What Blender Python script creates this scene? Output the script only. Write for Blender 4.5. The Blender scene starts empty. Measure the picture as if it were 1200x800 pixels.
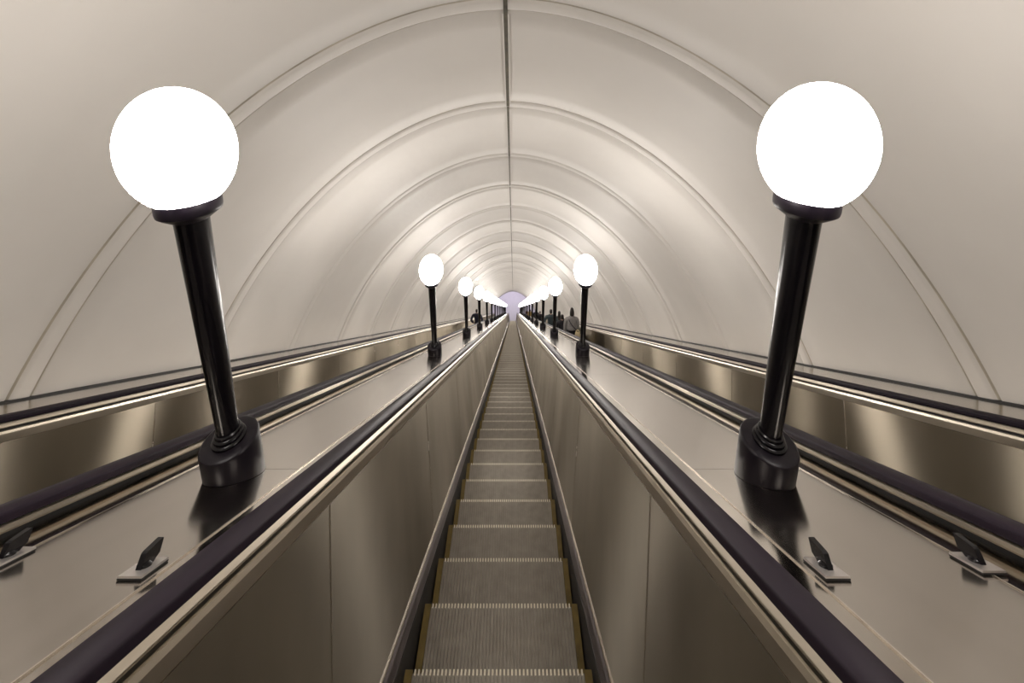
import bpy, bmesh, math, random
from mathutils import Matrix, Vector

random.seed(7)
SC = bpy.context.scene
COL = SC.collection
# ------------------------------------------------------------------ camera, light, exposure
A30 = math.radians(30.0)
AXIS = math.radians(15.68)                 # the lens axis lies this far above the slope
cam_data = bpy.data.cameras.new('camera')
cam_data.sensor_width = 36.0
cam_data.lens = 574.0 / 1200.0 * 36.0
cam_data.shift_y = -199.0 / 1200.0         # the photograph is a shifted (vertical-corrected) view
cam_data.shift_x = -1.5 / 1200.0
cam_data.clip_start = 0.05
cam = bpy.data.objects.new('camera', cam_data)
cam.location = (0, 0, 0)
cam.rotation_euler = (math.pi / 2 - (A30 - AXIS), 0, 0)
COL.objects.link(cam)
SC.camera = cam

world = bpy.data.worlds.new('world')
SC.world = world
world.use_nodes = True
world.node_tree.nodes['Background'].inputs[0].default_value = (0.9, 0.85, 0.8, 1)
world.node_tree.nodes['Background'].inputs[1].default_value = 0.15

SC.view_settings.view_transform = 'Standard'
SC.view_settings.look = 'None'
SC.view_settings.gamma = 1.0
SC.view_settings.use_curve_mapping = False
SC.view_settings.exposure = 0.0
SC.cycles.max_bounces = 10
SC.cycles.diffuse_bounces = 5
SC.cycles.glossy_bounces = 5
SC.cycles.use_denoising = True
SC.cycles.sample_clamp_indirect = 6.0

GLOBE_STRENGTH = 42.0
GLOBE_COLOUR = (1.0, 0.94, 0.88)

# slope frame: x across, s down the slope, h square to the slope; the photograph is narrow in x
XC = -0.060                                # centre line of the shaft
W = 0.756                                  # widths in the photograph against lengths and heights
S0, S1 = -14.0, 66.0                       # the flight
HD = -0.53                                 # deck
HT = -1.411                                # line through the step noses
CY, SY = math.cos(A30), math.sin(A30)
OFF = 1.7275                               # neighbour escalator, centre to centre
SPRING = 2.95

def P(x, s, h):
    return Vector((x, s * CY + h * SY, -s * SY + h * CY))

# ------------------------------------------------------------------ materials
def principled(name):
    m = bpy.data.materials.new(name)
    m.use_nodes = True
    return m, m.node_tree, m.node_tree.nodes['Principled BSDF']

def noise(nt, scale=(1, 1, 1), size=5.0, detail=4.0, coord='Object'):
    tc = nt.nodes.new('ShaderNodeTexCoord')
    mp = nt.nodes.new('ShaderNodeMapping')
    mp.inputs['Scale'].default_value = scale
    nz = nt.nodes.new('ShaderNodeTexNoise')
    nz.inputs['Scale'].default_value = size
    nz.inputs['Detail'].default_value = detail
    nt.links.new(tc.outputs[coord], mp.inputs['Vector'])
    nt.links.new(mp.outputs['Vector'], nz.inputs['Vector'])
    return nz

def ramp(nt, src, c0, c1, p0=0.3, p1=0.7):
    r = nt.nodes.new('ShaderNodeValToRGB')
    r.color_ramp.elements[0].position = p0
    r.color_ramp.elements[1].position = p1
    r.color_ramp.elements[0].color = (*c0, 1)
    r.color_ramp.elements[1].color = (*c1, 1)
    nt.links.new(src, r.inputs['Fac'])
    return r

def remap(nt, src, a, b):
    r = nt.nodes.new('ShaderNodeMapRange')
    r.inputs['To Min'].default_value = a
    r.inputs['To Max'].default_value = b
    nt.links.new(src, r.inputs['Value'])
    return r

def metal(name, c0, c1, r0, r1, aniso=0.0, rot=0.0, stretch=(3, .25, 3), size=3.0, metallic=1.0, bump=0.0):
    m, nt, b = principled(name)
    nz = noise(nt, stretch, size)
    cr = ramp(nt, nz.outputs['Fac'], c0, c1)
    nt.links.new(cr.outputs['Color'], b.inputs['Base Color'])
    b.inputs['Metallic'].default_value = metallic
    rr = remap(nt, nz.outputs['Fac'], r0, r1)
    nt.links.new(rr.outputs['Result'], b.inputs['Roughness'])
    if aniso:
        b.inputs['Anisotropic'].default_value = aniso
        b.inputs['Anisotropic Rotation'].default_value = rot
        t = nt.nodes.new('ShaderNodeTangent')
        t.direction_type = 'UV_MAP'
        t.uv_map = 'UVMap'
        nt.links.new(t.outputs['Tangent'], b.inputs['Tangent'])
    if bump:
        n2 = noise(nt, (60, .6, 60), 8.0)
        bp = nt.nodes.new('ShaderNodeBump')
        bp.inputs['Strength'].default_value = bump
        bp.inputs['Distance'].default_value = 0.001
        nt.links.new(n2.outputs['Fac'], bp.inputs['Height'])
        nt.links.new(bp.outputs['Normal'], b.inputs['Normal'])
    return m

def plain(name, col, rough=0.5, metallic=0.0, coat=0.0, var=0.12, size=12.0, spec=0.5):
    m, nt, b = principled(name)
    nz = noise(nt, (1, 1, 1), size)
    lo = tuple(max(0, c * (1 - var)) for c in col)
    hi = tuple(min(1, c * (1 + var)) for c in col)
    cr = ramp(nt, nz.outputs['Fac'], lo, hi)
    nt.links.new(cr.outputs['Color'], b.inputs['Base Color'])
    b.inputs['Roughness'].default_value = rough
    b.inputs['Metallic'].default_value = metallic
    b.inputs['Specular IOR Level'].default_value = spec
    b.inputs['Coat Weight'].default_value = coat
    b.inputs['Coat Roughness'].default_value = 0.15
    return m

def brushed(name, c0, c1, rough, aniso):
    """steel brushed along the slope: highlights smear square to it"""
    m = bpy.data.materials.new(name)
    m.use_nodes = True
    nt = m.node_tree
    nt.nodes.remove(nt.nodes['Principled BSDF'])
    g = nt.nodes.new('ShaderNodeBsdfAnisotropic')
    g.distribution = 'MULTI_GGX'
    nz = noise(nt, (2, .9, .5), 1.6)
    cr = ramp(nt, nz.outputs['Fac'], c0, c1)
    nt.links.new(cr.outputs['Color'], g.inputs['Color'])
    rr = remap(nt, nz.outputs['Fac'], rough - .03, rough + .03)
    nt.links.new(rr.outputs['Result'], g.inputs['Roughness'])
    g.inputs['Anisotropy'].default_value = aniso
    t = nt.nodes.new('ShaderNodeTangent')
    t.direction_type = 'UV_MAP'
    t.uv_map = 'UVMap'
    nt.links.new(t.outputs['Tangent'], g.inputs['Tangent'])
    nt.links.new(g.outputs['BSDF'], nt.nodes['Material Output'].inputs['Surface'])
    return m

M = {}
M['panel'] = brushed('brushed_steel_panel', (.22, .188, .142), (.29, .252, .198), .33, .83)
M['inner_panel'] = brushed('dull_inner_panel', (.19, .168, .135), (.28, .25, .205), .36, .74)  # same steel as the other panels, slightly darker and less anisotropic
M['deck'] = metal('deck_steel', (.54, .50, .45), (.60, .56, .51), .12, .18)
M['strip'] = metal('edge_strip_steel', (.58, .53, .47), (.64, .59, .53), .08, .12)
M['bar'] = metal('trim_bar_steel', (.52, .465, .38), (.60, .54, .45), .30, .38)
M['bright'] = metal('bright_edge_steel', (.80, .74, .66), (.88, .82, .74), .22, .3)
M['skirt'] = plain('skirt_dark', (.022, .02, .02), .55)
M['skirt_band'] = metal('skirt_band', (.25, .225, .24), (.31, .28, .30), .3, .4)
M['rubber'] = plain('handrail_rubber', (.014, .009, .015), .5, var=.1, spec=.10)
M['recess'] = plain('recess_black', (.010, .009, .009), .6)
M['black'] = plain('black_enamel', (.0035, .0028, .004), .22, spec=.28)
M['capblack'] = plain('black_cap', (.007, .005, .008), .36, spec=.2)
M['plate'] = metal('stop_plate_steel', (.62, .58, .56), (.70, .66, .64), .35, .45)
M['step'] = metal('step_aluminium', (.30, .275, .24), (.38, .35, .31), .38, .5, stretch=(4, 4, 4), size=4, metallic=.8)
M['steptip'] = metal('step_lit_tip', (.80, .76, .64), (.90, .86, .74), .25, .35)  # light caught on the rib ends at the nosing, put into the colour
M['yellow'] = plain('step_edge_yellow', (.155, .105, .022), .55, var=.3)
M['seam'] = plain('crown_seam_brown', (.075, .062, .035), .6, var=.4)

# tunnel lining: cream gloss paint
m, nt, b = principled('cream_gloss_lining')
n1 = noise(nt, (1, 1, 1), 0.9, 5.0)
cr = ramp(nt, n1.outputs['Fac'], (.70, .67, .63), (.76, .73, .69))
nt.links.new(cr.outputs['Color'], b.inputs['Base Color'])
b.inputs['Roughness'].default_value = .48
b.inputs['Specular IOR Level'].default_value = .4
n2 = noise(nt, (1, .35, 1), 2.2, 3.0)
bp = nt.nodes.new('ShaderNodeBump')
bp.inputs['Strength'].default_value = .35
bp.inputs['Distance'].default_value = .02
nt.links.new(n2.outputs['Fac'], bp.inputs['Height'])
nt.links.new(bp.outputs['Normal'], b.inputs['Normal'])
M['lining'] = m

m, nt, b = principled('globe_glow')
b.inputs['Base Color'].default_value = (.9, .9, .9, 1)
b.inputs['Emission Color'].default_value = (*GLOBE_COLOUR, 1)
b.inputs['Emission Strength'].default_value = GLOBE_STRENGTH
M['globe'] = m
M['groove'] = plain('joint_groove_dust', (.50, .455, .375), .6, var=.25, size=3)
M['hall_floor'] = plain('hall_floor_stone', (.70, .66, .72), .3)
M['hall_wall'] = plain('hall_wall_stone', (.78, .74, .82), .5)

# ------------------------------------------------------------------ mesh helpers
class MB:
    def __init__(self):
        self.bm = bmesh.new()
        self.mats = []
        self.uv = self.bm.loops.layers.uv.new('UVMap')
    def mi(self, mat):
        if mat not in self.mats:
            self.mats.append(mat)
        return self.mats.index(mat)
    def face(self, vs, mat, smooth=False, uvs=None):
        try:
            f = self.bm.faces.new(vs)
        except ValueError:
            return None
        f.material_index = self.mi(mat)
        f.smooth = smooth
        if uvs:
            for l, u in zip(f.loops, uvs):
                l[self.uv].uv = u
        return f
    def prism(self, pts, s0, s1, mat, smooth=False, cap=True):
        """closed (x, z) outline run along y from s0 to s1"""
        a = [self.bm.verts.new((x, s0, z)) for x, z in pts]
        c = [self.bm.verts.new((x, s1, z)) for x, z in pts]
        n = len(pts)
        per = 0.0
        for i in range(n):
            j = (i + 1) % n
            d = math.hypot(pts[j][0] - pts[i][0], pts[j][1] - pts[i][1])
            self.face((a[i], a[j], c[j], c[i]), mat, smooth, ((s0, per), (s0, per + d), (s1, per + d), (s1, per)))
            per += d
        if cap:
            self.face(a[::-1], mat)
            self.face(c, mat)
    def box(self, x0, x1, y0, y1, z0, z1, mat):
        self.prism([(x0, z0), (x1, z0), (x1, z1), (x0, z1)], y0, y1, mat)
    def lathe(self, prof, mat, n=32, sx=1.0, cut=None, smooth=True, close=True):
        """prof: (radius, z); sx narrows x. cut(x, y, z) may move a point's z"""
        rings = []
        for r, z in prof:
            ring = []
            for k in range(n):
                t = 2 * math.pi * k / n
                x, y = r * math.cos(t), r * math.sin(t)
                zz = cut(x, y, z) if cut else z
                ring.append(self.bm.verts.new((x * sx, y, zz)))
            rings.append(ring)
        for q in range(len(rings) - 1):
            for k in range(n):
                j = (k + 1) % n
                self.face((rings[q][k], rings[q][j], rings[q + 1][j], rings[q + 1][k]), mat, smooth)
        if close:
            self.face(rings[0][::-1], mat)
            self.face(rings[-1], mat)
    def build(self, name, parent=None, loc=(0, 0, 0), rot=(0, 0, 0), fix=True):
        if fix:
            bmesh.ops.recalc_face_normals(self.bm, faces=self.bm.faces[:])
            for e in self.bm.edges:
                if len(e.link_faces) == 2 and e.calc_face_angle(0) > .62:
                    e.smooth = False
        me = bpy.data.meshes.new(name)
        self.bm.to_mesh(me)
        self.bm.free()
        for mt in self.mats:
            me.materials.append(mt)
        o = bpy.data.objects.new(name, me)
        COL.objects.link(o)
        o.location = loc
        o.rotation_euler = rot
        if parent:
            o.parent = parent
        return o

SLOPE = (-A30, 0, 0)                         # local y runs down the slope, z square to it

def tag(o, label=None, cat=None, group=None, kind=None):
    if label: o['label'] = label
    if cat: o['category'] = cat
    if group: o['group'] = group
    if kind: o['kind'] = kind
    return o

def empty(name, loc=(0, 0, 0), rot=(0, 0, 0)):
    o = bpy.data.objects.new(name, None)
    o.empty_display_size = .1
    COL.objects.link(o)
    o.location = loc
    o.rotation_euler = rot
    return o

def copy_thing(root, loc):
    r = root.copy()
    COL.objects.link(r)
    r.location = loc
    for ch in list(root.children):
        c = ch.copy()
        COL.objects.link(c)
        c.parent = r
        for g in list(ch.children):
            d = g.copy()
            COL.objects.link(d)
            d.parent = c
    return r


# ------------------------------------------------------------------ tunnel lining
RAX, RAH, RHC, RN = 3.106, 3.855, -1.632, 1.0746
JOINT0, JOINTD = 3.235, 1.885

def vault(t, f=1.0):
    c, w = math.cos(t), math.sin(t)
    x = RAX * math.copysign(abs(c) ** RN, c) * f
    h = RAH * math.copysign(abs(w) ** RN, w) * f + RHC
    return XC + x, h

def build_vault():
    mb = MB()
    ss = []
    k0 = int(math.floor((S0 - JOINT0) / JOINTD))
    k1 = int(math.ceil((S1 - JOINT0) / JOINTD))
    for k in range(k0, k1 + 1):
        c = JOINT0 + k * JOINTD
        g = .35 if k == 2 else 1.0
        near = c < 26
        if near:
            for ds, dr in ((-.094, 0), (-.088, .012), (-.080, .020), (-.070, .020), (-.062, .010), (-.056, -.006), (-.03, -.010), (.0, -.011),
                           (.03, -.010), (.056, -.006), (.062, .010), (.070, .020), (.080, .020), (.088, .012), (.094, 0)):
                ss.append((c + ds, dr * g))
        else:
            for ds, dr in ((-.1, 0), (-.08, .014), (-.05, -.014), (.05, -.014), (.08, .014), (.1, 0)):
                ss.append((c + ds, dr * g))
        for q in (.18, .34, .5, .66, .82):
            ss.append((c + JOINTD * q, .020 * math.sin(math.pi * q)))
    ss = [p for p in ss if S0 - .01 <= p[0] <= S1]
    ss = [(S0, 0)] + ss + [(S1, 0)]
    n = 120
    t0 = -math.radians(2)
    ts = []
    # from springing line left to right
    tl = None
    for i in range(2000):
        t = i / 2000 * math.pi / 2
        if vault(t)[1] >= HD - .06:
            tl = t
            break
    for i in range(n + 1):
        ts.append(tl + (math.pi - 2 * tl) * i / n)
    rows = []
    for s, dr in ss:
        f = 1 + dr / 3.6
        row = []
        for t in ts:
            x, h = vault(t, 1.0)
            row.append(mb.bm.verts.new((XC + (x - XC) * f, s, RHC + (h - RHC) * f)))
        rows.append(row)
    for q, (a, b2) in enumerate(zip(rows, rows[1:])):
        mat = M['groove'] if (ss[q][1] + ss[q + 1][1]) / 2 > .0135 and ss[q + 1][0] - ss[q][0] < .05 and ss[q][0] < 26 else M['lining']
        for i in range(n):
            mb.face((a[i], a[i + 1], b2[i + 1], b2[i]), mat, True)
    o = mb.build('ceiling', rot=SLOPE, fix=False)
    tag(o, kind='structure')
    return o
build_vault()

# crown seam: a dark joint between two lips, its width changes from ring to ring
mb = MB()
crown = vault(math.pi / 2)[1]
for k in range(-3, 34):
    a, c = JOINT0 + k * JOINTD + .09, JOINT0 + (k + 1) * JOINTD - .09
    w = .016 if k < 1 else (.013 if k == 1 else .010)
    dz = .022 if k < 1 else .014
    if k < 14:
        mb.box(XC - w, XC + w, a - .1, min(c + .1, S1), crown - dz + .004, crown + .06, M['seam'])
    else:
        mb.box(XC - w, XC + w, a - .1, min(c + .1, S1), crown - .012, crown + .06, M['seam'])
    for sg in (-1, 1):
        x0, x1 = sorted((XC + sg * w, XC + sg * (w + .013)))
        mb.box(x0, x1, a, min(c, S1), crown - dz, crown + .06, M['lining'])
tag(mb.build('trim_1', rot=SLOPE), kind='structure')

# thin dark foot mould where the lining meets the outer decks
for i, sg in enumerate((-1, 1)):
    mb = MB()
    x = XC + sg * SPRING
    x0, x1 = sorted((x - sg * .035, x + sg * .03))
    mb.box(x0, x1, S0, S1, HD - .02, HD + .010, M['recess'])
    tag(mb.build('trim_%d' % (i + 2), rot=SLOPE), kind='structure')

# unseen cap added behind the viewer, closes the shaft for bounce and reflections
mb = MB()
mb.box(-4, 4, S0 - .1, S0, -3.0, 3.0, M['lining'])
tag(mb.build('wall_back', rot=SLOPE), kind='structure')
# lower hall
E0 = P(0, S1, HT)
mb = MB()
mb.box(-5.5, 5.5, E0.y, E0.y + 16, E0.z - .3, E0.z, M['hall_floor'])
tag(mb.build('floor'), kind='structure')
mb = MB()
mb.box(-5.5, 5.5, E0.y + 16, E0.y + 16.2, E0.z, E0.z + 6, M['hall_wall'])
tag(mb.build('wall_end'), kind='structure')
for nm, sg in (('wall_left', -1), ('wall_right', 1)):
    mb = MB()
    x0, x1 = sorted((sg * 5.5, sg * 5.3))
    mb.box(x0, x1, E0.y, E0.y + 16, E0.z, E0.z + 6, M['hall_wall'])
    tag(mb.build(nm), kind='structure')
hl = bpy.data.lights.new('hall_light', 'AREA')
hl.shape = 'RECTANGLE'; hl.size = 5; hl.size_y = 12
hl.energy = 420
hl.color = (.94, .88, 1.0)
ho = bpy.data.objects.new('hall_light', hl)
COL.objects.link(ho)
ho.location = (0, E0.y + 9, E0.z + 5.6)

# sub-floor under the machines (shaft invert)
mb = MB()
mb.box(XC - 3.0, XC + 3.0, S0, S1, -1.95, -1.85, M['skirt'])
tag(mb.build('floor_shaft', rot=SLOPE), kind='structure')

# ------------------------------------------------------------------ escalators
NOSE0, PITCH = 2.4614, .4619
SW = .378                                   # half width of a step

def step_mesh(mb, y=0.0, z=0.0, fine=True):
    """origin at the middle of the nosing, y forward, z up"""
    t = .4
    if fine:
        mb.box(-SW, SW, y - t, y - .004, z - .04, z - .011, M['step'])
        n = 44
        pitch = (2 * SW - .064) / n
        for k in range(n):
            x = -SW + .032 + (k + .5) * pitch
            w = pitch * .24
            pts = [(x - w, z - .012), (x + w, z - .012), (x + w * .85, z), (x - w * .85, z)]
            mb.prism(pts, y - t, y - .017, M['step'])
            mb.prism(pts, y - .017, y + .004, M['steptip'])
        for sg in (-1, 1):
            x0, x1 = sorted((sg * SW, sg * (SW - .030)))
            mb.box(x0, x1, y - t, y + .002, z - .012, z + .001, M['yellow'])
    else:
        mb.box(-SW, SW, y - t, y - .012, z - .04, z, M['step'])
        mb.box(-SW + .03, SW - .03, y - .012, y, z - .04, z + .001, M['steptip'])
    # riser, curved under the nosing
    pr = [(0, -.012), (-.004, -.06), (-.014, -.12), (-.030, -.18), (-.052, -.235)]
    a = []
    for dy, dz in pr:
        a.append((mb.bm.verts.new((-SW, y + dy - .004, z + dz)), mb.bm.verts.new((SW, y + dy - .004, z + dz))))
    for q in range(len(a) - 1):
        mb.face((a[q][0], a[q][1], a[q + 1][1], a[q + 1][0]), M['step'], True)

def handrail_profile(x0, x1, top, low):
    r = .010
    cx = (x0 + x1) / 2
    pts = []
    def arc(cx_, cz_, a0, a1, rr):
        for i in range(5):
            t = math.radians(a0 + (a1 - a0) * i / 4)
            pts.append((cx_ + rr * .85 * math.cos(t), cz_ + rr * math.sin(t)))
    arc(x1 - r, top - r, 0, 60, r)
    pts.append((cx, top + .002))
    arc(x0 + r, top - r, 120, 180, r)
    arc(x0 + r * .6, low + r * .6, 180, 270, r * .6)
    arc(x1 - r * .6, low + r * .6, 270, 360, r * .6)
    return pts

def escalator(cx, label, name='escalator', joints=(0,), detailed=True, near_sides=(1, 1)):
    root = empty(name, P(cx, 0, HT), SLOPE)
    tag(root, label, 'escalator', 'escalators in the shaft')
    Z = -HT                                   # children are given relative to HT
    for sg in (-1, 1):
        # stainless side panels in lengths of 1.7 m
        mb = MB()
        seg, g = 1.71, .0022
        s = joints[0 if sg < 0 else 1] - seg * 12
        while s < S1:
            a, c = max(s + g, S0), min(s + seg - g, S1)
            if c > a:
                pts = [(sg * .502, -.576 + Z), (sg * .418, -1.288 + Z), (sg * .424, -1.292 + Z), (sg * .508, -.576 + Z)]
                mb.prism(pts if sg > 0 else pts[::-1], a, c, M['inner_panel'] if detailed else M['panel'])
                # slim butt strap over the joint
                pts = [(sg * .5003, -.577 + Z), (sg * .4163, -1.288 + Z), (sg * .4195, -1.29 + Z), (sg * .5035, -.577 + Z)]
                mb.prism(pts if sg > 0 else pts[::-1], a - g * 2 - .0022, a - g * 0, M['bright'])
            s += seg
        mb.build('side_panel', root)
        # lower ledge and skirt
        mb = MB()
        pts = [(sg * .419, -1.284 + Z), (sg * .4115, -1.290 + Z), (sg * .409, -1.296 + Z), (sg * .419, -1.300 + Z)]
        mb.prism(pts, S0, S1, M['bright'])
        pts = [(sg * .409, -1.296 + Z), (sg * .400, -1.305 + Z), (sg * .398, -1.312 + Z), (sg * .3875, -1.332 + Z), (sg * .3875, -1.345 + Z), (sg * .415, -1.345 + Z), (sg * .415, -1.30 + Z)]
        mb.prism(pts, S0, S1, M['skirt_band'])
        mb.build('ledge_moulding', root)
        mb = MB()
        x0, x1 = sorted((sg * .386, sg * .40))
        mb.box(x0, x1, S0, S1, -1.72 + Z, -1.344 + Z, M['skirt'])
        mb.build('skirt', root)
        # handrail
        mb = MB()
        x0, x1 = sorted((sg * .508, sg * .574))
        mb.prism(handrail_profile(x0, x1, -.466 + Z, -.4935 + Z), S0, S1, M['rubber'], True)
        mb.build('handrail', root)
        # guide under the handrail
        mb = MB()
        x0, x1 = sorted((sg * .528, sg * .552))
        mb.box(x0, x1, S0, S1, -.58 + Z, -.493 + Z, M['recess'])
        mb.build('handrail_guide', root)
        # two trim bars on the step side, one on the deck side
        mb = MB()
        pts = [(sg * .524, -.4945), (sg * .5185, -.4965), (sg * .5100, -.5100), (sg * .5095, -.5130), (sg * .512, -.517), (sg * .53, -.517), (sg * .53, -.4945)]
        mb.prism([(x, z + Z) for x, z in pts], S0, S1, M['bar'])
        pts = [(sg * .514, -.528), (sg * .5090, -.530), (sg * .5045, -.541), (sg * .5040, -.550), (sg * .5035, -.574), (sg * .512, -.580), (sg * .53, -.58), (sg * .53, -.530)]
        mb.prism([(x, z + Z) for x, z in pts], S0, S1, M['bar'])
        pts = [(sg * .548, -.4955), (sg * .566, -.4955), (sg * .572, -.500), (sg * .574, -.509), (sg * .570, -.515), (sg * .548, -.515)]
        mb.prism([(x, z + Z) for x, z in pts], S0, S1, M['bar'])
        mb.build('trim_bar', root)
    if detailed:
        first = None
        for i in range(-1, 99):
            s = NOSE0 + i * PITCH
            if first is None:
                mb = MB()
                step_mesh(mb)
                first = mb.build('step', root, (0, s, 0), (A30, 0, 0))
            else:
                c = first.copy()
                COL.objects.link(c)
                c.parent = root
                c.location = (0, s, 0)
        rest = range(99, int((S1 - NOSE0) / PITCH))
    else:
        rest = range(-3, int((S1 - NOSE0) / PITCH))
    mb = MB()
    for i in rest:
        # world-aligned step written into the slope frame: rotate by +30 about x
        q = MB()
        step_mesh(q, fine=False)
        me = bpy.data.meshes.new('tmp')
        q.bm.to_mesh(me)
        s = NOSE0 + i * PITCH
        me.transform(Matrix.Translation((0, s, 0)) @ Matrix.Rotation(A30, 4, 'X'))
        base = len(mb.bm.verts)
        mb.bm.from_mesh(me)
        for mt in q.mats:
            mb.mi(mt)
        q.bm.free()
        bpy.data.meshes.remove(me)
    o = mb.build('step_run', root)
    tag(o, kind='stuff')
    return root

escalator(XC, 'centre escalator with ribbed metal steps running down between brushed steel sides', joints=(1.72, 1.80))
escalator(XC - OFF, 'left escalator behind the left row of lamps, carrying one person in dark clothes', joints=(3.42, 3.42), detailed=False)
escalator(XC + OFF, 'right escalator behind the right row of lamps, carrying several people', joints=(3.50, 3.50), detailed=False)

# ------------------------------------------------------------------ decks
def deck(x0, x1, label, wall_side=0):
    """deck between two handrails (or handrail and wall) at x0 < x1"""
    cx = (x0 + x1) / 2
    root = empty('balustrade_deck', P(cx, 0, HD), SLOPE)
    tag(root, label, 'deck')
    l, r = x0 - cx, x1 - cx
    edge = .108
    a = l + (edge if wall_side >= 0 else 0)
    b_ = r - (edge if wall_side <= 0 else 0)
    seg, g = 2.55, .0012
    mb = MB()
    s = 1.9 - seg * 7
    while s < S1:
        p, q = max(s + g, S0), min(s + seg - g, S1)
        if q > p:
            mb.prism([(a, -.012), (b_, -.012), (b_, 0), (a, 0)], p, q, M['deck'])
        s += seg
    mb.build('deck_panel', root)
    for flag, u, v in ((wall_side >= 0, l, a), (wall_side <= 0, b_, r)):
        if flag:
            mb = MB()
            near = a if v == a else b_
            u2, v2 = (u - .012, v - .004) if v == a else (u + .004, v + .012)
            mb.box(u2, v2, S0, S1, -.014, -.001, M['strip'])
            e0, e1 = (v - .004, v - .0012) if v == a else (u + .0012, u + .004)
            mb.box(e0, e1, S0, S1, -.014, .0022, M['bright'])
            mb.build('edge_strip', root)
    mb = MB()
    mb.box(l - .012 if wall_side >= 0 else l, r + .012 if wall_side <= 0 else r, S0, S1, -.05, -.015, M['recess'])
    mb.build('deck_frame', root)
    return root

deck(XC - OFF + .571, XC - .571, 'satin steel deck carrying the left row of globe lamps')
deck(XC + .571, XC + OFF - .571, 'satin steel deck carrying the right row of globe lamps')
deck(XC - SPRING, XC - OFF - .571, 'narrow steel deck along the foot of the left tunnel wall', -1)
deck(XC + OFF + .571, XC + SPRING, 'narrow steel deck along the foot of the right tunnel wall', 1)

# ------------------------------------------------------------------ lamps
T30 = math.tan(A30)
def lamp_parts():
    root = empty('globe_lamp')
    # base drum: level top, foot cut to the slope (local z up, y forward = downhill)
    mb = MB()
    R = .107
    def cut(x, y, z):
        return -y * T30 + .001 if z < 0 else z
    prof = [(R + .004, -1), (R + .004, .0), (R, .0), (R, .136), (R - .006, .143), (R - .012, .145), (.0005, .145)]
    prof = [(R, -1), (R, .134), (R - .003, .141), (R - .010, .145), (.058, .145), (.0005, .145)]
    mb.lathe(prof, M['capblack'], 48, W, cut)
    mb.build('base_drum', root)
    mb = MB()
    mb.lathe([(.062, .144), (.062, .152), (.058, .156), (.054, .157), (.054, .166), (.050, .170), (.047, .171), (.047, .180), (.043, .184)], M['black'], 40, W)
    mb.build('foot_rings', root)
    mb = MB()
    prof = [(.039, .16)]
    for i in range(13):
        t = i / 12
        prof.append((.039 + .017 * t, .18 + .762 * t))
    mb.lathe(prof, M['black'], 40, W)
    mb.build('pole', root)
    mb = MB()
    mb.lathe([(.059, .902), (.073, .910), (.092, .921), (.100, .927), (.102, .935), (.102, .969), (.098, .974), (.06, .974)], M['capblack'], 40, W)
    mb.build('collar', root)
    mb = MB()
    r, cz = .173, 1.103
    prof = []
    for i in range(25):
        t = -math.pi / 2 + .48 + (math.pi - .48) * i / 24
        prof.append((max(.0005, r * math.cos(t)), cz + r * math.sin(t)))
    mb.lathe(prof, M['globe'], 48, W)
    mb.build('glass_globe', root)
    return root

LX, XL = -.055, .871
ORD = ['first', 'second', 'third', 'fourth', 'fifth', 'sixth', 'seventh', 'eighth', 'ninth', 'tenth', 'eleventh', 'twelfth', 'thirteenth',
       'fourteenth', 'fifteenth', 'sixteenth']
spots_s = [None, 6.17, 10.3] + [14.2 + 3.98 * i for i in range(13)]
lamp0 = lamp_parts()
used = False
for side, sg in (('left', -1), ('right', 1)):
    for i in range(16):
        s = spots_s[i]
        if i == 0:
            s = 1.845 if sg < 0 else 1.815
        x = LX + sg * XL + (.003 if i == 0 and sg > 0 else 0)
        loc = P(x, s, HD)
        o = lamp0 if not used else copy_thing(lamp0, loc)
        o.location = loc
        used = True
        if i == 0:
            lab = 'large nearest black globe lamp standing on the %s deck' % side
        else:
            lab = 'black globe lamp on the %s deck, %s from the camera in its row' % (side, ORD[i])
        tag(o, lab, 'lamp', '%s row of globe lamps' % side)
# the same rows go on up the slope behind the viewer
for side, sg in (('left', -1), ('right', 1)):
    for i, s in enumerate((-2.3, -6.4)):
        o = copy_thing(lamp0, P(LX + sg * XL, s, HD))
        tag(o, 'black globe lamp on the %s deck, %s up the slope behind the viewer' % (side, ORD[i]), 'lamp', '%s row of globe lamps' % side)

# ------------------------------------------------------------------ anti-slide stops on the decks
def stop_parts():
    root = empty('deck_stop', rot=SLOPE)
    mb = MB()
    hw, hl = .025, .041
    mb.prism([(-hw, 0), (hw, 0), (hw, .0035), (-hw, .0035)], -hl, hl, M['recess'])
    mb.prism([(-hw, .0035), (hw, .0035), (hw - .001, .0075), (-hw + .001, .0075)], -hl, hl, M['plate'])
    mb.build('mounting_plate', root)
    mb = MB()
    # upright fin: outline in (y, z), 5 mm thick in x
    out = [(-.018, .007), (.020, .007), (.027, .013), (.037, .018), (.043, .043), (.040, .045), (-.002, .036), (-.008, .033)]
    th = .0058
    a = [mb.bm.verts.new((-th, y, z)) for y, z in out]
    c = [mb.bm.verts.new((th, y, z)) for y, z in out]
    for i in range(len(out)):
        j = (i + 1) % len(out)
        mb.face((a[i], a[j], c[j], c[i]), M['black'])
    mb.face(a, M['black'])
    mb.face(c[::-1], M['black'])
    mb.lathe([(.016, .0072), (.016, .012), (.010, .016), (.0005, .016)], M['black'], 20, .8)
    mb.build('fin', root)
    return root
st0 = stop_parts()
stops = [(-.779, 1.22, 'small black fin stop on the left deck, nearest the centre handrail'),
         (-1.114, 1.268, 'small black fin stop on the left deck, beside the outer handrail'),
         (.659, 1.22, 'small black fin stop on the right deck, nearest the centre handrail'),
         (.997, 1.242, 'small black fin stop on the right deck, beside the outer handrail')]
for k, (x, s, lab) in enumerate(stops):
    o = st0 if k == 0 else copy_thing(st0, P(x, s, HD))
    o.location = P(x, s, HD + .0008)
    tag(o, lab, 'stop', 'fin stops on the decks')
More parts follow.
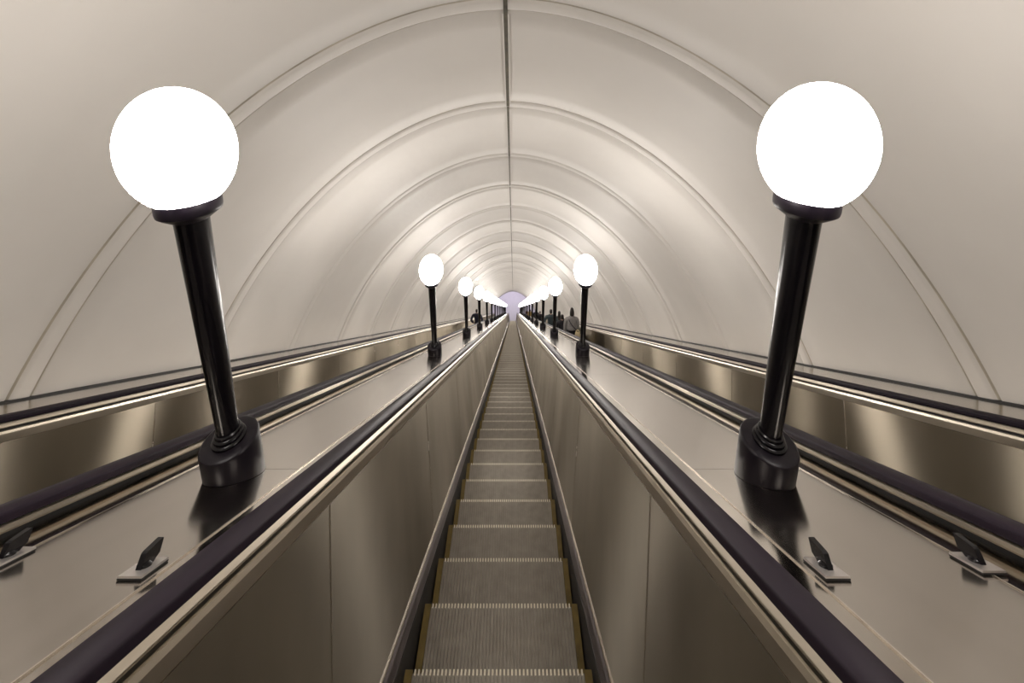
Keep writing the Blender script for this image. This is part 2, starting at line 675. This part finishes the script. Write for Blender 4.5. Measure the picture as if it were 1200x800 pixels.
# ------------------------------------------------------------------ people on the neighbour escalators
def skin_mesh(name, verts, edges, mat, parent=None, level=2):
    """verts: (x, y, z, radius x, radius y); grown by the skin modifier, then narrowed in x like the rest of the place"""
    me = bpy.data.meshes.new(name + '_bones')
    me.from_pydata([v[:3] for v in verts], edges, [])
    o = bpy.data.objects.new(name + '_bones', me)
    COL.objects.link(o)
    sk = o.modifiers.new('skin', 'SKIN')
    sk.use_smooth_shade = True
    lay = me.skin_vertices[0].data
    for i, v in enumerate(verts):
        lay[i].radius = (v[3], v[4] if len(v) > 4 else v[3])
        lay[i].use_root = (i == 0)
    sb = o.modifiers.new('sub', 'SUBSURF')
    sb.levels = level
    sb.render_levels = level
    dg = bpy.context.evaluated_depsgraph_get()
    dg.update()
    out = bpy.data.meshes.new_from_object(o.evaluated_get(dg))
    bpy.data.objects.remove(o)
    out.name = name
    out.transform(Matrix.Diagonal((W, 1, 1, 1)))
    out.materials.clear()
    out.materials.append(mat)
    for p in out.polygons:
        p.use_smooth = True
    ob = bpy.data.objects.new(name, out)
    COL.objects.link(ob)
    if parent:
        ob.parent = parent
    return ob

M['skin'] = plain('skin', (.48, .31, .23), .55)
M['hair'] = plain('dark_hair', (.018, .013, .011), .5)
CLOTH = {}
def cloth(name, col):
    if name not in CLOTH:
        CLOTH[name] = plain('cloth_' + name, col, .85, var=.2, size=30)
    return CLOTH[name]

def person(x, s_head, height, jacket, trousers, label, hair='short', flare=0.0, arms='down', turn=0.0, wide=1.0, group='people riding down', hem=.86):
    k = height / 1.74
    # tread under the feet
    i = round((s_head + .80 * k - NOSE0) / PITCH)
    foot = P(x, NOSE0 + i * PITCH, HT) + Vector((0, -.20, 0))
    sh = .19 * wide
    if arms == 'down':
        aL = [(-sh - .03, .0, 1.40, .055), (-sh - .07, -.02, 1.13, .043), (-sh - .05, .06, .88, .030)]
        aR = [(-a[0], a[1], a[2], a[3]) for a in aL]
        hd = [(-.25, .09, .80), (.25, .09, .80)]
    elif arms == 'pockets':
        aL = [(-sh - .03, 0, 1.40, .055), (-sh - .16, -.06, 1.15, .045), (-sh + .0, .08, .96, .032)]
        aR = [(-a[0], a[1], a[2], a[3]) for a in aL]
        hd = None
    else:   # one hand on the handrail
        aL = [(-sh - .03, 0, 1.40, .055), (-sh - .08, -.03, 1.14, .044), (-sh - .02, .10, .92, .031)]
        aR = [(sh + .03, 0, 1.40, .055), (sh + .13, .06, 1.16, .045), (sh + .17, .28, 1.04, .032)]
        hd = None
    V = [(0, 0, .98, .135, .10), (0, 0, 1.16, .125, .095), (0, 0, 1.34, .15, .10), (0, -.005, 1.44, .11, .085), (0, .005, 1.50, .052, .055),
         (0, .015, 1.565, .062, .075), (0, .02, 1.64, .078, .096), (0, .015, 1.70, .055, .065)]
    E = [(a, a + 1) for a in range(7)]
    def chain(start, pts):
        prev = start
        for p in pts:
            V.append(p)
            E.append((prev, len(V) - 1))
            prev = len(V) - 1
        return prev
    for arm, sg in ((aL, -1), (aR, 1)):
        e = chain(2, [(sg * sh * .8, 0, 1.40, .062)] + arm)
        hx, hy, hz, _ = arm[-1]
        palm = chain(e, [(hx, hy + .03, hz - .06, .026, .036), (hx, hy + .045, hz - .10, .022, .034)])
        for q in range(4):                       # four fingers and a thumb
            chain(palm, [(hx + (q - 1.5) * .004, hy + .02 + q * .018, hz - .145, .008), (hx - sg * .01, hy + .02 + q * .018, hz - .175 + abs(q - 1.6) * .007, .007)])
        chain(palm - 1, [(hx - sg * .01, hy + .075, hz - .08, .010), (hx - sg * .015, hy + .09, hz - .115, .008)])
    for sg in (-1, 1):
        chain(0, [(sg * .09, 0, .90, .092, .095), (sg * .10, .015, .50, .062), (sg * .105, -.005, .09, .042), (sg * .11, .05, .035, .040, .034), (sg * .12, .15, .028, .038, .026)])
    V = [tuple([c * k for c in v]) for v in V]
    body = skin_mesh('person', V, E, M['skin'])
    body.location = foot
    body.rotation_euler = (0, 0, turn)
    tag(body, label, 'person', group)
    def sc(vs): return [tuple(c * k for c in v) for v in vs]
    # jacket: trunk and sleeves in one
    f = flare
    JV = [(0, 0, hem, .175 + f, .135 + f * .5), (0, 0, hem + .14, .165 + f * .7, .13), (0, 0, hem + (1.36 - hem) * .65, .155 + f * .4, .12), (0, 0, 1.36, .17, .12), (0, -.012, 1.47, .10, .085), (0, -.008, 1.53, .070, .072)]
    JE = [(0, 1), (1, 2), (2, 3), (3, 4), (4, 5)]
    for arm, sg in ((aL, -1), (aR, 1)):
        prev = 3
        for p in [(sg * sh * .85, 0, 1.41, .078)] + [(a[0], a[1], a[2], a[3] + .030) for a in arm]:
            JV.append(p); JE.append((prev, len(JV) - 1)); prev = len(JV) - 1
    skin_mesh('jacket', sc(JV), JE, jacket, body)
    TV = [(0, 0, .95, .155, .12), (0, 0, 1.16, .165, .13)]
    TE = [(0, 1)]
    for sg in (-1, 1):
        prev = 0
        for p in [(sg * .092, 0, .86, .105), (sg * .10, .015, .50, .078), (sg * .105, -.005, .12, .062)]:
            TV.append(p); TE.append((prev, len(TV) - 1)); prev = len(TV) - 1
    skin_mesh('trousers', sc(TV), TE, trousers, body)
    for sg in (-1, 1):
        skin_mesh('shoe', sc([(sg * .108, -.03, .05, .050, .045), (sg * .113, .06, .042, .048, .040), (sg * .120, .17, .032, .044, .030)]), [(0, 1), (1, 2)], cloth('shoe', (.02, .018, .018)), body)
    if hair == 'short':
        HV = [(0, -.026, 1.55, .062, .055), (0, -.014, 1.60, .072, .074), (0, -.010, 1.67, .085, .092), (0, .0, 1.72, .060, .068)]
    elif hair == 'long':
        HV = [(0, -.055, 1.44, .075, .035), (0, -.045, 1.55, .085, .055), (0, -.012, 1.66, .088, .096), (0, .0, 1.725, .060, .068)]
    else:   # a tall hood or hat
        HV = [(0, -.03, 1.50, .100, .075), (0, -.02, 1.62, .098, .105), (0, -.01, 1.72, .080, .085), (0, -.01, 1.78, .04, .04)]
    skin_mesh('hair' if hair != 'hood' else 'hood', sc(HV), [(a, a + 1) for a in range(len(HV) - 1)], M['hair'], body)
    return body, foot, k

dark = cloth('dark', (.017, .015, .020))
navy = cloth('navy', (.016, .018, .035))
grey = cloth('grey', (.27, .255, .25))
teal = cloth('slate', (.045, .062, .068))
brown = cloth('brown', (.07, .055, .05))
black = cloth('trouser', (.012, .011, .013))

p1, f1, k1 = person(1.76, 15.7, 1.76, grey, black, 'person in flared grey jacket with shoulder strap and hood, nearest on the right escalator', hair='hood', flare=.13, turn=.05, hem=1.04)
person(1.52, 16.0, 1.58, dark, black, 'shorter person in black on the right escalator, just left of the grey jacket', hair='short')
person(1.80, 20.3, 1.68, brown, black, 'person in dark brown standing behind the third lamp post from the camera', hair='long')
person(1.44, 19.8, 1.76, teal, black, 'tall person in slate green jacket on the right escalator, left of the third lamp post', hair='short', arms='pockets', wide=1.1)
person(1.78, 34.2, 1.62, dark, black, 'small dark figure far down the right escalator, right one of a pair', hair='short')
person(1.56, 35.0, 1.78, dark, black, 'small dark figure far down the right escalator, left one of a pair', hair='hood')
person(1.66, 49.6, 1.72, cloth('ochre', (.36, .24, .08)), black, 'tiny distant figure in ochre jacket on the right escalator', hair='short')
person(1.62, 60.5, 1.72, cloth('rust', (.16, .06, .04)), black, 'tiny distant figure in rust coat, farthest down the right escalator', hair='short')
person(-1.80, 25.3, 1.76, navy, black, 'lone person in navy jacket on the left escalator with elbows out', hair='short', arms='pockets', wide=1.12)

# shoulder strap across the grey jacket, pale tote and dark handbag at the right hip
def bag(name, centre, w, d, h, mat, label, handle_h, strap=None):
    root = empty(name, centre)
    tag(root, label, 'bag')
    mb = MB()
    n = 16
    rows = []
    for q in range(8):
        t = q / 7
        bul = 1.0 - .28 * t ** 2 - .18 * (1 - t) ** 3
        row = []
        for i in range(n):
            a = 2 * math.pi * i / n
            ex = math.copysign(abs(math.cos(a)) ** .6, math.cos(a)); ey = math.copysign(abs(math.sin(a)) ** .6, math.sin(a))
            row.append(mb.bm.verts.new((w / 2 * W * ex * bul, d / 2 * ey * (bul if t < .9 else .5), h * (t - .5))))
        rows.append(row)
    for a, b2 in zip(rows, rows[1:]):
        for i in range(n):
            j = (i + 1) % n
            mb.face((a[i], a[j], b2[j], b2[i]), mat, True)
    mb.face(rows[0][::-1], mat)
    mb.face(rows[-1], mat)
    mb.build('bag_body', root)
    cu = bpy.data.curves.new('strap', 'CURVE')
    cu.dimensions = '3D'
    cu.bevel_depth = .011
    sp = cu.splines.new('NURBS')
    pts = strap or [(-w * .3 * W, 0, h * .45), (-w * .2 * W, 0, h * .5 + handle_h), (w * .2 * W, 0, h * .5 + handle_h), (w * .3 * W, 0, h * .45)]
    sp.points.add(len(pts) - 1)
    for p, c in zip(sp.points, pts):
        p.co = (*c, 1)
    sp.use_endpoint_u = True
    o = bpy.data.objects.new('strap_line', cu)
    COL.objects.link(o)
    me = bpy.data.meshes.new_from_object(o.evaluated_get(bpy.context.evaluated_depsgraph_get()))
    bpy.data.objects.remove(o)
    me.materials.clear()
    me.materials.append(mat)
    o = bpy.data.objects.new('strap', me)
    COL.objects.link(o)
    o.parent = root
    return root

tote = cloth('tote', (.82, .68, .42))
c = f1 + Vector((.165, -.22, .90))
bag('tote_bag', c, .26, .10, .42, tote, 'pale yellow tote bag hanging at the right hip of the person in grey', .10)
c2 = f1 + Vector((.32, .05, .80))
sw = f1 - c2
bag('shoulder_bag', c2, .22, .12, .24, cloth('bagdark', (.03, .026, .04)), 'dark shoulder bag on a long strap beside the pale tote bag', .1,
    strap=[(0, 0, .10), tuple(sw + Vector((.20, -.13, 1.05))), tuple(sw + Vector((.02, -.155, 1.26))), tuple(sw + Vector((-.09, -.13, 1.42))), tuple(sw + Vector((-.10, -.02, 1.50))), tuple(sw + Vector((-.06, .10, 1.42)))])
